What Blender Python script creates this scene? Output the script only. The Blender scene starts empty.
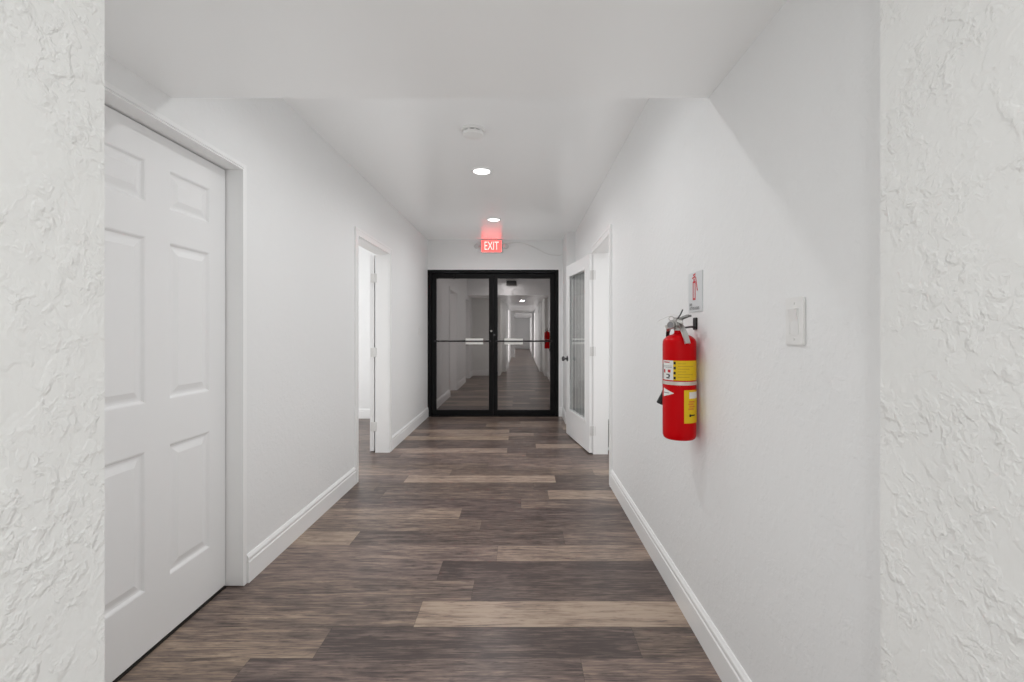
import bpy, bmesh, math, random
from mathutils import Vector, Matrix

R = math.radians
random.seed(7)
sc = bpy.context.scene
COL = sc.collection

# ------------------------------------------------------------------ camera
cam_d = bpy.data.cameras.new('camera')
cam = bpy.data.objects.new('camera', cam_d)
COL.objects.link(cam)
cam.location = (0, 0, 1.21)
cam.rotation_euler = (R(90), 0, 0)
cam_d.sensor_width = 36
cam_d.lens = 16
cam_d.shift_x = -9 / 1024
cam_d.shift_y = -10 / 1024
cam_d.clip_start = 0.02
cam_d.clip_end = 100
sc.camera = cam

# ------------------------------------------------------------------ world, view, exposure
w = bpy.data.worlds.new('world')
sc.world = w
w.use_nodes = True
w.node_tree.nodes['Background'].inputs[0].default_value = (0.8, 0.9, 1, 1)
w.node_tree.nodes['Background'].inputs[1].default_value = 0.3
vs = sc.view_settings
vs.view_transform = 'Standard'
vs.look = 'None'
vs.gamma = 1
vs.use_curve_mapping = False
vs.exposure = 0.05
cy = sc.cycles
cy.max_bounces = 16
cy.diffuse_bounces = 12
cy.glossy_bounces = 6
cy.transparent_max_bounces = 12
cy.use_denoising = True
cy.sample_clamp_indirect = 4
# soft ambient light of the bright, white-painted interior
cy.use_fast_gi = True
cy.fast_gi_method = 'ADD'
w.light_settings.ao_factor = 0.150
w.light_settings.distance = 0.8


def area(name, loc, sx, sy, power, rot=(0, 0, 0), color=(1, 1, 1), shape='RECTANGLE', spread=180):
    l = bpy.data.lights.new(name, 'AREA')
    l.shape = shape
    l.size = sx
    if shape in ('RECTANGLE', 'ELLIPSE'):
        l.size_y = sy
    l.energy = power
    l.color = color
    l.spread = R(spread)
    o = bpy.data.objects.new(name, l)
    o.location = loc
    o.rotation_euler = rot
    COL.objects.link(o)
    return o


# unseen fill light added over the camera to brighten the near walls
area('corridor_fill_light', (0.035, -0.28, 2.08), 0.14, 0.14, 5.2, shape='DISK')
# area lights added on the blank corridor walls, standing in for bright doorways
for xx, yy, sd in ((-0.44, -3.4, -1), (0.56, -5.6, 1), (-0.44, -10.5, -1), (0.56, -12.5, 1), (-0.44, -15.5, -1)):
    area('corridor_side_fill', (xx, yy, 1.0), 1.9, 0.85, 13, (0, R(90 * sd), 0))
# daylight of the two side rooms
area('room_daylight', (-4.35, 4.3, 1.4), 2.2, 1.8, 36, (0, R(-90), 0))
area('room_daylight', (3.35, 2.8, 1.4), 2.2, 1.8, 26, (0, R(90), 0))


# ------------------------------------------------------------------ materials
def mat(name, col, rough=0.5, metal=0.0, spec=0.5, emit=None, estr=0.0, bump=None, coat=0.0):
    m = bpy.data.materials.new(name)
    m.use_nodes = True
    nt = m.node_tree
    b = nt.nodes['Principled BSDF']
    b.inputs['Base Color'].default_value = (*col, 1)
    b.inputs['Roughness'].default_value = rough
    b.inputs['Metallic'].default_value = metal
    b.inputs['Specular IOR Level'].default_value = spec
    b.inputs['Coat Weight'].default_value = coat
    if emit:
        b.inputs['Emission Color'].default_value = (*emit, 1)
        b.inputs['Emission Strength'].default_value = estr
    if bump:
        scale, dist, strength = bump
        tc = nt.nodes.new('ShaderNodeTexCoord')
        n = nt.nodes.new('ShaderNodeTexNoise')
        n.inputs['Scale'].default_value = scale
        n.inputs['Detail'].default_value = 4
        nt.links.new(tc.outputs['Object'], n.inputs['Vector'])
        bp = nt.nodes.new('ShaderNodeBump')
        bp.inputs['Distance'].default_value = dist
        bp.inputs['Strength'].default_value = strength
        nt.links.new(n.outputs['Fac'], bp.inputs['Height'])
        nt.links.new(bp.outputs['Normal'], b.inputs['Normal'])
    return m


def srgb(r, g, b):
    f = lambda c: c / 12.92 if c <= 0.04045 else ((c + 0.055) / 1.055) ** 2.4
    return tuple(f(x / 255) for x in (r, g, b))


def trowel_mat(name, col, strength, rough, scale=26.0, dist=0.0016):
    """Painted skip-trowel plaster: thin smeared patches with short crisp rims, calmer stretches between them."""
    m = mat(name, col, rough, spec=0.4)
    nt = m.node_tree
    b = nt.nodes['Principled BSDF']
    L = nt.links.new

    def node(t, **kw):
        n = nt.nodes.new(t)
        for k, v in kw.items():
            setattr(n, k, v)
        return n

    def noise(vec, sc_, det, dis=0.0, rgh=0.5):
        n = node('ShaderNodeTexNoise')
        n.inputs['Scale'].default_value = sc_
        n.inputs['Detail'].default_value = det
        n.inputs['Roughness'].default_value = rgh
        n.inputs['Distortion'].default_value = dis
        L(vec, n.inputs['Vector'])
        return n.outputs['Fac']

    def step(src, lo, hi):
        n = node('ShaderNodeMapRange', interpolation_type='SMOOTHSTEP')
        n.inputs[1].default_value = lo
        n.inputs[2].default_value = hi
        L(src, n.inputs[0])
        return n.outputs[0]

    def math_(op, a, b_, c=None):
        n = node('ShaderNodeMath', operation=op)
        for k, v in enumerate((a, b_, c)):
            if v is None:
                continue
            if isinstance(v, (int, float)):
                n.inputs[k].default_value = v
            else:
                L(v, n.inputs[k])
        return n.outputs[0]
    tc = node('ShaderNodeTexCoord')
    mp = node('ShaderNodeMapping')
    mp.inputs['Scale'].default_value = (1.0, 1.25, 1.25)
    mp.inputs['Rotation'].default_value = (0.05, 0.06, 0)
    L(tc.outputs['Object'], mp.inputs['Vector'])
    v = mp.outputs[0]
    big = noise(v, scale * 0.55, 3, 0.3)
    mid = noise(v, scale, 4, 0.35, 0.5)
    sml = noise(v, scale * 2.3, 3, 0.4)
    mask = step(noise(v, scale * 0.28, 2), 0.34, 0.56)
    h1 = step(mid, 0.49, 0.64)
    h2 = step(sml, 0.50, 0.68)
    h3 = step(big, 0.48, 0.56)
    rid = math_('MULTIPLY', math_('MULTIPLY_ADD', h2, 0.5, h1), mask)
    tot = math_('MULTIPLY_ADD', h3, 0.45, rid)
    tot = math_('MULTIPLY_ADD', noise(v, scale * 1.2, 5), 0.9, tot)
    bp = node('ShaderNodeBump')
    bp.inputs['Distance'].default_value = dist
    bp.inputs['Strength'].default_value = strength
    L(tot, bp.inputs['Height'])
    L(bp.outputs['Normal'], b.inputs['Normal'])
    return m


WHITE = (0.832, 0.84, 0.842)
M = {}
M['wall'] = trowel_mat('painted_wall_plaster', WHITE, 0.30, 0.55)
M['pillar'] = trowel_mat('skip_trowel_plaster', (0.84, 0.845, 0.83), 0.62, 0.45, dist=0.0026)
M['ceiling'] = mat('semi_gloss_ceiling_paint', (0.935, 0.945, 0.947), 0.24, spec=0.75, bump=(6, 0.001, 0.03))
M['trim'] = mat('white_trim_paint', (0.88, 0.885, 0.885), 0.35)
M['door'] = mat('white_door_paint', (0.84, 0.845, 0.848), 0.4)
M['hinge'] = mat('painted_hinge_metal', (0.70, 0.70, 0.69), 0.35)
M['black_metal'] = mat('black_anodised_metal', (0.007, 0.007, 0.0075), 0.5, spec=0.2)
M['bar_metal'] = mat('dark_bar_metal', (0.03, 0.03, 0.033), 0.35, 0.6)
M['steel'] = mat('brushed_steel', (0.55, 0.54, 0.52), 0.28, 1.0)
M['dark_steel'] = mat('dark_steel', (0.12, 0.12, 0.125), 0.35, 0.9)
M['lever_steel'] = mat('grey_lever_steel', (0.34, 0.34, 0.33), 0.32, 0.9)
M['white_plastic'] = mat('white_plastic', (0.80, 0.80, 0.79), 0.35)
M['plate_white'] = mat('white_plate', (0.88, 0.87, 0.84), 0.4)
M['red_paint'] = mat('red_cylinder_paint', srgb(198, 0, 10), 0.28, spec=0.14)
M['yellow'] = mat('yellow_label', srgb(226, 190, 0), 0.45)
M['label_white'] = mat('white_label', (0.78, 0.78, 0.76), 0.45)
M['label_black'] = mat('label_black_ink', (0.012, 0.012, 0.012), 0.5)
M['label_grey'] = mat('label_grey_ink', (0.25, 0.25, 0.26), 0.5)
M['label_red'] = mat('label_red_ink', srgb(195, 20, 40), 0.5)
M['label_ochre'] = mat('label_ochre_ink', srgb(190, 150, 20), 0.5)
M['label_orange'] = mat('label_orange_ink', srgb(215, 140, 40), 0.5)
M['band'] = mat('pale_metal_band', (0.72, 0.66, 0.60), 0.3, 0.7)
M['rubber'] = mat('black_rubber', (0.015, 0.015, 0.016), 0.5)
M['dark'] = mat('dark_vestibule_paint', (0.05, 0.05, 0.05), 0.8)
M['gap'] = mat('dark_threshold_and_gap_shadow', (0.02, 0.018, 0.016), 0.7)
M['lens'] = mat('downlight_lens', (0.9, 0.9, 0.9), 0.4, emit=(1, 0.99, 0.97), estr=4.0)
M['sign_red'] = mat('lit_red_sign_face', srgb(240, 60, 60), 0.4, emit=srgb(255, 88, 84), estr=1.9)
M['sign_letter'] = mat('lit_sign_letters', (1, 0.8, 0.76), 0.4, emit=srgb(255, 195, 185), estr=1.3)
M['sign_housing'] = mat('white_sign_housing', (0.78, 0.76, 0.75), 0.4)
M['sign_dark'] = mat('dark_sign_face', (0.09, 0.08, 0.08), 0.4)
M['grille'] = mat('grey_grille_metal', (0.42, 0.42, 0.42), 0.4)
M['grille_dark'] = mat('grille_dark_recess', (0.04, 0.04, 0.04), 0.8)
M['reflection_stripes'] = mat('painted_reflection_stripes', (0.62, 0.62, 0.62), 0.8, spec=0.1)
M['sign_plate'] = mat('cool_white_sign_plastic', (0.70, 0.72, 0.73), 0.3)
nt_ = M['reflection_stripes'].node_tree              # painted vertical bands imitating reflections in the door glass
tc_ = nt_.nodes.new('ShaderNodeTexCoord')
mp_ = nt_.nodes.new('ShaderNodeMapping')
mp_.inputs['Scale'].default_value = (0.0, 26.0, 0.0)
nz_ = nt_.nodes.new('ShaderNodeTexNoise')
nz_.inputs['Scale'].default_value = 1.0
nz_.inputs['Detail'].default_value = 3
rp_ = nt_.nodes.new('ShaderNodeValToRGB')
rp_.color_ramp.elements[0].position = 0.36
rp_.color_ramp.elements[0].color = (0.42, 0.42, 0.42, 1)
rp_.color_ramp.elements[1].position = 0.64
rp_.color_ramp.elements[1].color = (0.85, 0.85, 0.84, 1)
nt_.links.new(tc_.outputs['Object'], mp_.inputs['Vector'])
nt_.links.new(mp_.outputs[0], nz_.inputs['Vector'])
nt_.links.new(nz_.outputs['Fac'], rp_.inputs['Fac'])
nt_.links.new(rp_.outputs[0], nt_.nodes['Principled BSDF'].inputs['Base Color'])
M['cable'] = mat('pale_grey_cable', (0.72, 0.72, 0.71), 0.5)
M['lamp_glass'] = mat('lamp_head_lens', (0.62, 0.62, 0.62), 0.2)


def glass_mat(name, refl, refl_col, trans_col):
    m = bpy.data.materials.new(name)
    m.use_nodes = True
    nt = m.node_tree
    nt.nodes.remove(nt.nodes['Principled BSDF'])
    out = nt.nodes['Material Output']
    g = nt.nodes.new('ShaderNodeBsdfGlossy')
    g.inputs['Color'].default_value = (*refl_col, 1)
    g.inputs['Roughness'].default_value = 0.0
    t = nt.nodes.new('ShaderNodeBsdfTransparent')
    t.inputs['Color'].default_value = (*trans_col, 1)
    lw = nt.nodes.new('ShaderNodeFresnel')
    lw.inputs['IOR'].default_value = 1.5
    mx = nt.nodes.new('ShaderNodeMath')
    mx.operation = 'MAXIMUM'
    mx.inputs[1].default_value = refl
    nt.links.new(lw.outputs[0], mx.inputs[0])
    mix = nt.nodes.new('ShaderNodeMixShader')
    geo = nt.nodes.new('ShaderNodeNewGeometry')      # only the outer skin of the pane reflects
    inv = nt.nodes.new('ShaderNodeMath')
    inv.operation = 'SUBTRACT'
    inv.inputs[0].default_value = 1.0
    nt.links.new(geo.outputs['Backfacing'], inv.inputs[1])
    fr = nt.nodes.new('ShaderNodeMath')
    fr.operation = 'MULTIPLY'
    nt.links.new(mx.outputs[0], fr.inputs[0])
    nt.links.new(inv.outputs[0], fr.inputs[1])
    nt.links.new(fr.outputs[0], mix.inputs[0])
    nt.links.new(t.outputs[0], mix.inputs[1])
    nt.links.new(g.outputs[0], mix.inputs[2])
    nt.links.new(mix.outputs[0], out.inputs['Surface'])
    return m


M['mirror_glass'] = glass_mat('reflective_dark_glass', 0.36, (0.92, 0.87, 0.86), (0.35, 0.34, 0.35))
M['lite_glass'] = glass_mat('clear_door_glass', 0.40, (0.95, 0.95, 0.95), (0.95, 0.96, 0.96))


def floor_mat():
    m = bpy.data.materials.new('vinyl_wood_planks')
    m.use_nodes = True
    nt = m.node_tree
    L = nt.links.new
    b = nt.nodes['Principled BSDF']
    at = nt.nodes.new('ShaderNodeAttribute')
    at.attribute_name = 'plank'            # r = tone, g = hue, b = random phase
    sep = nt.nodes.new('ShaderNodeSeparateColor')
    L(at.outputs['Color'], sep.inputs[0])
    uv = nt.nodes.new('ShaderNodeUVMap')
    uv.uv_map = 'plank_uv'
    # grain coordinates, shifted per plank
    ph = nt.nodes.new('ShaderNodeMath'); ph.operation = 'MULTIPLY'; ph.inputs[1].default_value = 57.0
    L(sep.outputs[2], ph.inputs[0])
    cb = nt.nodes.new('ShaderNodeCombineXYZ')
    L(ph.outputs[0], cb.inputs[2])
    va = nt.nodes.new('ShaderNodeVectorMath'); va.operation = 'ADD'
    L(uv.outputs[0], va.inputs[0]); L(cb.outputs[0], va.inputs[1])

    def noise(sx, sy, scale, detail, dist=0.0, rgh=0.5):
        mp = nt.nodes.new('ShaderNodeMapping')
        mp.inputs['Scale'].default_value = (sx, sy, 1)
        L(va.outputs[0], mp.inputs['Vector'])
        n = nt.nodes.new('ShaderNodeTexNoise')
        n.inputs['Scale'].default_value = scale
        n.inputs['Detail'].default_value = detail
        n.inputs['Distortion'].default_value = dist
        n.inputs['Roughness'].default_value = rgh
        L(mp.outputs[0], n.inputs['Vector'])
        return n
    g1 = noise(2.6, 30, 1.0, 8, 0.6, 0.68)        # long streaks
    g2 = noise(9, 150, 1.0, 4, 0.2)         # fine fibres
    g3 = noise(4.5, 11, 1.0, 7, 1.0, 0.65)   # worn patches
    g4 = noise(16, 75, 1.0, 4, 0.3, 0.6)     # dark flecks
    ramp = nt.nodes.new('ShaderNodeValToRGB')
    e = ramp.color_ramp.elements
    e[0].position = 0.0; e[0].color = (*srgb(73, 62, 58), 1)
    e[1].position = 1.0; e[1].color = (*srgb(176, 158, 140), 1)
    for p, c in ((0.25, (99, 86, 80)), (0.5, (126, 110, 100)), (0.75, (152, 134, 118))):
        k = e.new(p); k.color = (*srgb(*c), 1)

    def madd(src, mul, add):
        x = nt.nodes.new('ShaderNodeMath'); x.operation = 'MULTIPLY_ADD'
        x.inputs[1].default_value = mul
        L(src, x.inputs[0])
        if isinstance(add, float):
            x.inputs[2].default_value = add
        else:
            L(add, x.inputs[2])
        return x.outputs[0]
    t = madd(g1.outputs['Fac'], 1.2, -0.6)
    t = madd(g2.outputs['Fac'], 1.1, t)
    t = madd(g3.outputs['Fac'], 0.70, t)
    t = madd(t, 1.0, -0.90)
    fl = nt.nodes.new('ShaderNodeMapRange')
    fl.inputs[1].default_value = 0.56; fl.inputs[2].default_value = 0.72
    fl.inputs[3].default_value = 0.02; fl.inputs[4].default_value = -0.30
    L(g4.outputs['Fac'], fl.inputs[0])
    t = madd(t, 1.25, fl.outputs[0])
    t2 = nt.nodes.new('ShaderNodeMath'); t2.operation = 'ADD'
    t2.inputs[1].default_value = 0
    L(t, t2.inputs[0]); L(sep.outputs[0], t2.inputs[1])
    L(t2.outputs[0], ramp.inputs['Fac'])
    # slight mauve / tan drift per plank
    mixc = nt.nodes.new('ShaderNodeMix'); mixc.data_type = 'RGBA'; mixc.blend_type = 'MULTIPLY'
    mixc.inputs[0].default_value = 1.0
    hue = nt.nodes.new('ShaderNodeValToRGB')
    hue.color_ramp.elements[0].color = (0.97, 0.95, 1.0, 1)
    hue.color_ramp.elements[1].color = (1.0, 0.98, 0.94, 1)
    L(sep.outputs[1], hue.inputs['Fac'])
    L(ramp.outputs[0], mixc.inputs[6]); L(hue.outputs[0], mixc.inputs[7])
    # seams between planks
    uv2 = nt.nodes.new('ShaderNodeUVMap'); uv2.uv_map = 'edge_uv'
    sx = nt.nodes.new('ShaderNodeSeparateXYZ'); L(uv2.outputs[0], sx.inputs[0])
    mn = nt.nodes.new('ShaderNodeMath'); mn.operation = 'MINIMUM'
    d1 = nt.nodes.new('ShaderNodeMath'); d1.operation = 'PINGPONG'; d1.inputs[1].default_value = 0.61
    d2 = nt.nodes.new('ShaderNodeMath'); d2.operation = 'PINGPONG'; d2.inputs[1].default_value = PW / 2
    L(sx.outputs[0], d1.inputs[0]); L(sx.outputs[1], d2.inputs[0])
    L(d1.outputs[0], mn.inputs[0]); L(d2.outputs[0], mn.inputs[1])
    sr = nt.nodes.new('ShaderNodeMapRange')
    sr.inputs[1].default_value = 0.0; sr.inputs[2].default_value = 0.0016
    sr.inputs[3].default_value = 0.45; sr.inputs[4].default_value = 1.0
    L(mn.outputs[0], sr.inputs[0])
    mul = nt.nodes.new('ShaderNodeVectorMath'); mul.operation = 'SCALE'
    L(mixc.outputs[2], mul.inputs[0]); L(sr.outputs[0], mul.inputs[3])
    L(mul.outputs[0], b.inputs['Base Color'])
    rr = nt.nodes.new('ShaderNodeMapRange')
    rr.inputs[3].default_value = 0.26; rr.inputs[4].default_value = 0.42
    L(g2.outputs['Fac'], rr.inputs[0]); L(rr.outputs[0], b.inputs['Roughness'])
    b.inputs['Specular IOR Level'].default_value = 0.5
    bp = nt.nodes.new('ShaderNodeBump'); bp.inputs['Strength'].default_value = 0.15
    bp.inputs['Distance'].default_value = 0.001
    L(g2.outputs['Fac'], bp.inputs['Height']); L(bp.outputs['Normal'], b.inputs['Normal'])
    return m


PW, PL, Y0 = 0.1775, 1.22, 0.085          # plank width, length, row offset
M['floor'] = floor_mat()


# ------------------------------------------------------------------ mesh building
class MB:
    def __init__(s):
        s.bm = bmesh.new()

    def quad(s, *p):
        vs_ = [s.bm.verts.new(q) for q in p]
        return s.bm.faces.new(vs_)

    def box(s, x0, x1, y0, y1, z0, z1, bevel=0.0, mtx=None):
        vs_ = [s.bm.verts.new((x, y, z)) for x in (x0, x1) for y in (y0, y1) for z in (z0, z1)]
        fs = [s.bm.faces.new([vs_[i] for i in f]) for f in
              ((0, 1, 3, 2), (4, 6, 7, 5), (0, 4, 5, 1), (2, 3, 7, 6), (0, 2, 6, 4), (1, 5, 7, 3))]
        if bevel:
            es = list({e for f in fs for e in f.edges})
            r = bmesh.ops.bevel(s.bm, geom=es, offset=bevel, segments=2, affect='EDGES', clamp_overlap=True)
            vs_ = list({v for f in r['faces'] for v in f.verts} | {v for v in vs_ if v.is_valid})
        if mtx is not None:
            bmesh.ops.transform(s.bm, matrix=mtx, verts=[v for v in vs_ if v.is_valid])
        return s

    def lathe(s, prof, origin=(0, 0, 0), axis='Z', n=40, mtx=None):
        """prof: list of (radius, height)."""
        rings = []
        for r, h in prof:
            if r < 1e-6:
                rings.append([s.bm.verts.new((0, 0, h))])
            else:
                rings.append([s.bm.verts.new((r * math.cos(2 * math.pi * i / n), r * math.sin(2 * math.pi * i / n), h))
                              for i in range(n)])
        for a, b in zip(rings, rings[1:]):
            for i in range(n):
                j = (i + 1) % n
                if len(a) == 1 and len(b) == 1:
                    break
                if len(a) == 1:
                    s.bm.faces.new((a[0], b[j], b[i]))
                elif len(b) == 1:
                    s.bm.faces.new((a[i], a[j], b[0]))
                else:
                    s.bm.faces.new((a[i], a[j], b[j], b[i]))
        T = Matrix.Translation(origin)
        if axis == 'X':
            T = T @ Matrix.Rotation(R(90), 4, 'Y')
        elif axis == 'Y':
            T = T @ Matrix.Rotation(R(-90), 4, 'X')
        if mtx is not None:
            T = mtx @ T
        bmesh.ops.transform(s.bm, matrix=T, verts=[v for r in rings for v in r])
        return s

    def tube(s, pts, rad, n=12, cap=True):
        pts = [Vector(p) for p in pts]
        rads = rad if isinstance(rad, (list, tuple)) else [rad] * len(pts)
        rings = []
        up = None
        for i, p in enumerate(pts):
            d = (pts[min(i + 1, len(pts) - 1)] - pts[max(i - 1, 0)]).normalized()
            if up is None:
                up = Vector((0, 0, 1)) if abs(d.z) < 0.9 else Vector((1, 0, 0))
            a = d.cross(up).normalized()
            b = a.cross(d).normalized()
            up = b
            rings.append([s.bm.verts.new(p + rads[i] * (a * math.cos(2 * math.pi * k / n) + b * math.sin(2 * math.pi * k / n)))
                          for k in range(n)])
        for a, b in zip(rings, rings[1:]):
            for k in range(n):
                j = (k + 1) % n
                s.bm.faces.new((a[k], a[j], b[j], b[k]))
        if cap:
            s.bm.faces.new(rings[0][::-1])
            s.bm.faces.new(rings[-1])
        return s

    def prism(s, poly, axis, a0, a1):
        """poly of 2D points swept along an axis: 'Y' -> (x,z), 'X' -> (y,z), 'Z' -> (x,y)."""
        def P(u, v, a):
            return {'Y': (u, a, v), 'X': (a, u, v), 'Z': (u, v, a)}[axis]
        A = [s.bm.verts.new(P(u, v, a0)) for u, v in poly]
        B = [s.bm.verts.new(P(u, v, a1)) for u, v in poly]
        n = len(poly)
        for i in range(n):
            j = (i + 1) % n
            s.bm.faces.new((A[i], A[j], B[j], B[i]))
        s.bm.faces.new(A[::-1])
        s.bm.faces.new(B)
        return s

    def arc_patch(s, r, a0, a1, z0, z1, n=14):
        """curved label on a cylinder about Z; angles measured from -Y towards +X."""
        lo, hi = [], []
        for i in range(n + 1):
            a = a0 + (a1 - a0) * i / n
            x, y = r * math.sin(a), -r * math.cos(a)
            lo.append(s.bm.verts.new((x, y, z0)))
            hi.append(s.bm.verts.new((x, y, z1)))
        for i in range(n):
            s.bm.faces.new((lo[i], lo[i + 1], hi[i + 1], hi[i]))
        return s

    def obj(s, name, m, parent=None, smooth=None, recalc=True):
        if recalc:
            bmesh.ops.recalc_face_normals(s.bm, faces=s.bm.faces[:])
        me = bpy.data.meshes.new(name)
        s.bm.to_mesh(me)
        s.bm.free()
        me.materials.append(m)
        o = bpy.data.objects.new(name, me)
        COL.objects.link(o)
        if parent is not None:
            o.parent = parent
        if smooth:
            for p in me.polygons:
                p.use_smooth = True
            me.set_sharp_from_angle(angle=R(smooth))
        return o


def tag(o, label=None, cat=None, group=None, kind=None):
    if label:
        o['label'] = label
    if cat:
        o['category'] = cat
    if group:
        o['group'] = group
    if kind:
        o['kind'] = kind
    return o


def empty(name, loc=(0, 0, 0), rot=(0, 0, 0), parent=None):
    o = bpy.data.objects.new(name, None)
    o.empty_display_size = 0.05
    o.location = loc
    o.rotation_euler = rot
    COL.objects.link(o)
    if parent is not None:
        o.parent = parent
    return o


def struct(name, mb, m, label, cat, smooth=None):
    return tag(mb.obj(name, m, smooth=smooth), label, cat, kind='structure')


def text_bm(body, size, align='CENTER'):
    """flat text as a bmesh in the XY plane."""
    cu = bpy.data.curves.new('lettering', 'FONT')
    cu.body = body
    cu.size = size
    cu.align_x = align
    cu.align_y = 'CENTER'
    cu.resolution_u = 3
    o = bpy.data.objects.new('lettering', cu)
    COL.objects.link(o)
    dg = bpy.context.evaluated_depsgraph_get()
    me = bpy.data.meshes.new_from_object(o.evaluated_get(dg))
    bm = bmesh.new()
    bm.from_mesh(me)
    bpy.data.objects.remove(o)
    bpy.data.curves.remove(cu)
    bpy.data.meshes.remove(me)
    return bm


def text_part(name, body, size, mtx, m, parent, sx=1.0, bold=0.0, label=None):
    mb = MB()
    mb.bm.free()
    mb.bm = text_bm(body, size)
    if sx != 1.0:
        bmesh.ops.transform(mb.bm, matrix=Matrix.Diagonal((sx, 1, 1, 1)), verts=mb.bm.verts[:])
    bmesh.ops.transform(mb.bm, matrix=mtx, verts=mb.bm.verts[:])
    o = mb.obj(name, m, parent, recalc=False)
    if label:
        o['label'] = label
    return o


# ------------------------------------------------------------------ main dimensions
XL, XR = -1.32, 0.708          # hallway wall faces
YE = 6.44                      # end wall face
ZS, ZC = 2.09, 2.495           # low soffit, main ceiling
TOP = 2.62
WT = 0.13                      # wall thickness
YS = 1.72                      # far edge of the soffit
FX0, FX1, FZ = -1.32, 0.532, 2.076     # black door frame outline

# ------------------------------------------------------------------ floor
rows = {
    7: [(-0.55, .34), (0.67, .22)], 8: [(-1.0, .50), (0.22, .30)],
    9: [(-0.77, .50), (0.45, .10)], 10: [(-0.44, .36), (0.78, .88)], 11: [(-0.225, .36), (0.995, .16)],
    12: [(-0.41, .42), (0.81, .10)], 13: [(-0.13, .48), (1.09, .62)], 14: [(-0.97, .74), (0.25, .22)],
    15: [(-0.25, .40), (0.97, .28)], 16: [(-0.40, .62), (0.82, .20)], 17: [(0.0, .26), (1.22, .40)],
    18: [(0.20, .30), (1.42, .70)], 19: [(0.10, .24), (1.32, .22)], 20: [(-0.94, .34), (0.28, .76), (1.5, .12)],
    21: [(-0.60, .45), (0.62, .32)], 22: [(-0.3, .30), (0.92, .40)], 23: [(-0.75, .22), (0.47, .42)],
    24: [(0.05, .40), (1.27, .24)], 25: [(-0.14, .70), (1.08, .24)], 26: [(0.155, .22), (1.375, .82)],
    27: [(-0.55, .22), (0.67, .30)], 28: [(-0.14, .76), (1.08, .16)], 29: [(0.15, .64), (1.37, .24)],
    30: [(-0.14, .78), (1.08, .18)], 31: [(-0.7, .24), (0.52, .28)], 32: [(-0.45, .20), (0.77, .52)],
}


def planks_of(r, x0, x1):
    rnd = random.Random(100 + r)
    known = rows.get(r)
    if known:
        brk = known[0][0]
        tones = {round(b, 3): t for b, t in known}
    else:
        brk = rnd.uniform(-0.6, 0.6)
        tones = {}
    b = brk
    while b - PL > x0:
        b -= PL
    start = b - PL
    while start < x1:
        end = start + PL
        tone = tones.get(round(end, 3))
        if tone is None:
            tone = rnd.choice([.14, .2, .26, .32, .38, .44, .5, .72])
        yield max(start, x0), min(end, x1), start, tone, rnd.random(), rnd.random()
        start = end


def build_floor():
    bm = bmesh.new()
    uvl = bm.loops.layers.uv.new('plank_uv')
    uve = bm.loops.layers.uv.new('edge_uv')
    colr = bm.loops.layers.float_color.new('plank')
    areas = [(-4.5, 3.5, 0.4, 6.6), (-0.75, 0.9, -18.0, 0.4)]
    for ax0, ax1, ay0, ay1 in areas:
        r0 = math.floor((ay0 - Y0) / PW)
        r1 = math.floor((ay1 - Y0) / PW)
        for r in range(r0, r1 + 1):
            ya, yb = max(Y0 + r * PW, ay0), min(Y0 + (r + 1) * PW, ay1)
            if yb - ya < 1e-4:
                continue
            for xa, xb, st, tone, h, ph in planks_of(r, ax0, ax1):
                f = bm.faces.new([bm.verts.new(p) for p in ((xa, ya, 0), (xb, ya, 0), (xb, yb, 0), (xa, yb, 0))])
                for lp in f.loops:
                    c = lp.vert.co
                    u, v = c.x - st, c.y - (Y0 + r * PW)
                    lp[uvl].uv = (u, v)
                    lp[uve].uv = (u, v)
                    lp[colr] = (tone, h, ph, 1)
    # slab under the planks
    for ax0, ax1, ay0, ay1 in areas:
        lo = [bm.verts.new((x, y, -0.1)) for x, y in ((ax0, ay0), (ax0, ay1), (ax1, ay1), (ax1, ay0))]
        bm.faces.new(lo)
    me = bpy.data.meshes.new('floor')
    bm.to_mesh(me)
    bm.free()
    me.materials.append(M['floor'])
    o = bpy.data.objects.new('floor', me)
    COL.objects.link(o)
    tag(o, 'grey-brown wood-look vinyl plank floor running across the hallway', 'floor', kind='structure')


build_floor()

# ------------------------------------------------------------------ ceilings
mb = MB()
mb.box(XL, XR, YS, YE, ZC, TOP)
struct('ceiling', mb, M['ceiling'], 'glossy white hallway ceiling with recessed lights beyond the soffit', 'ceiling')
mb = MB()
mb.box(XL, XR, 0.612, YS, ZS, TOP)
mb.box(-0.56, 0.63, -18.0, 0.612, ZS, TOP)
struct('ceiling_soffit', mb, M['ceiling'], 'lower white ceiling soffit nearest the viewer', 'ceiling')

# ------------------------------------------------------------------ hallway walls
D1 = (1.345, 2.16, 1.98)       # six panel door opening (y0, y1, top)
D2 = (3.66, 4.53, 1.977)       # left room opening
mb = MB()
yA = 0.612
x0, x1 = XL - WT, XL
mb.box(x0, x1, yA, D1[0], 0, TOP)
mb.box(x0, x1, D1[0], D1[1], D1[2], TOP)
mb.box(x0, x1, D1[1], D2[0], 0, TOP)
mb.box(x0, x1, D2[0], D2[1], D2[2], TOP)
mb.box(x0, x1, D2[1], YE + 0.12, 0, TOP)
struct('wall_left', mb, M['wall'], 'white left hallway wall with a closed door and an open doorway', 'wall')

D3 = (3.59, 4.47, 1.975)       # right room opening
mb = MB()
x0, x1 = XR, XR + 0.145
mb.box(x0, x1, 0.798, D3[0], 0, TOP)
mb.box(x0, x1, D3[0], D3[1], D3[2], TOP)
mb.box(x0, x1, D3[1], YE + 0.12, 0, TOP)
struct('wall_right', mb, M['wall'], 'white right hallway wall carrying the red fire extinguisher', 'wall')

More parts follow.
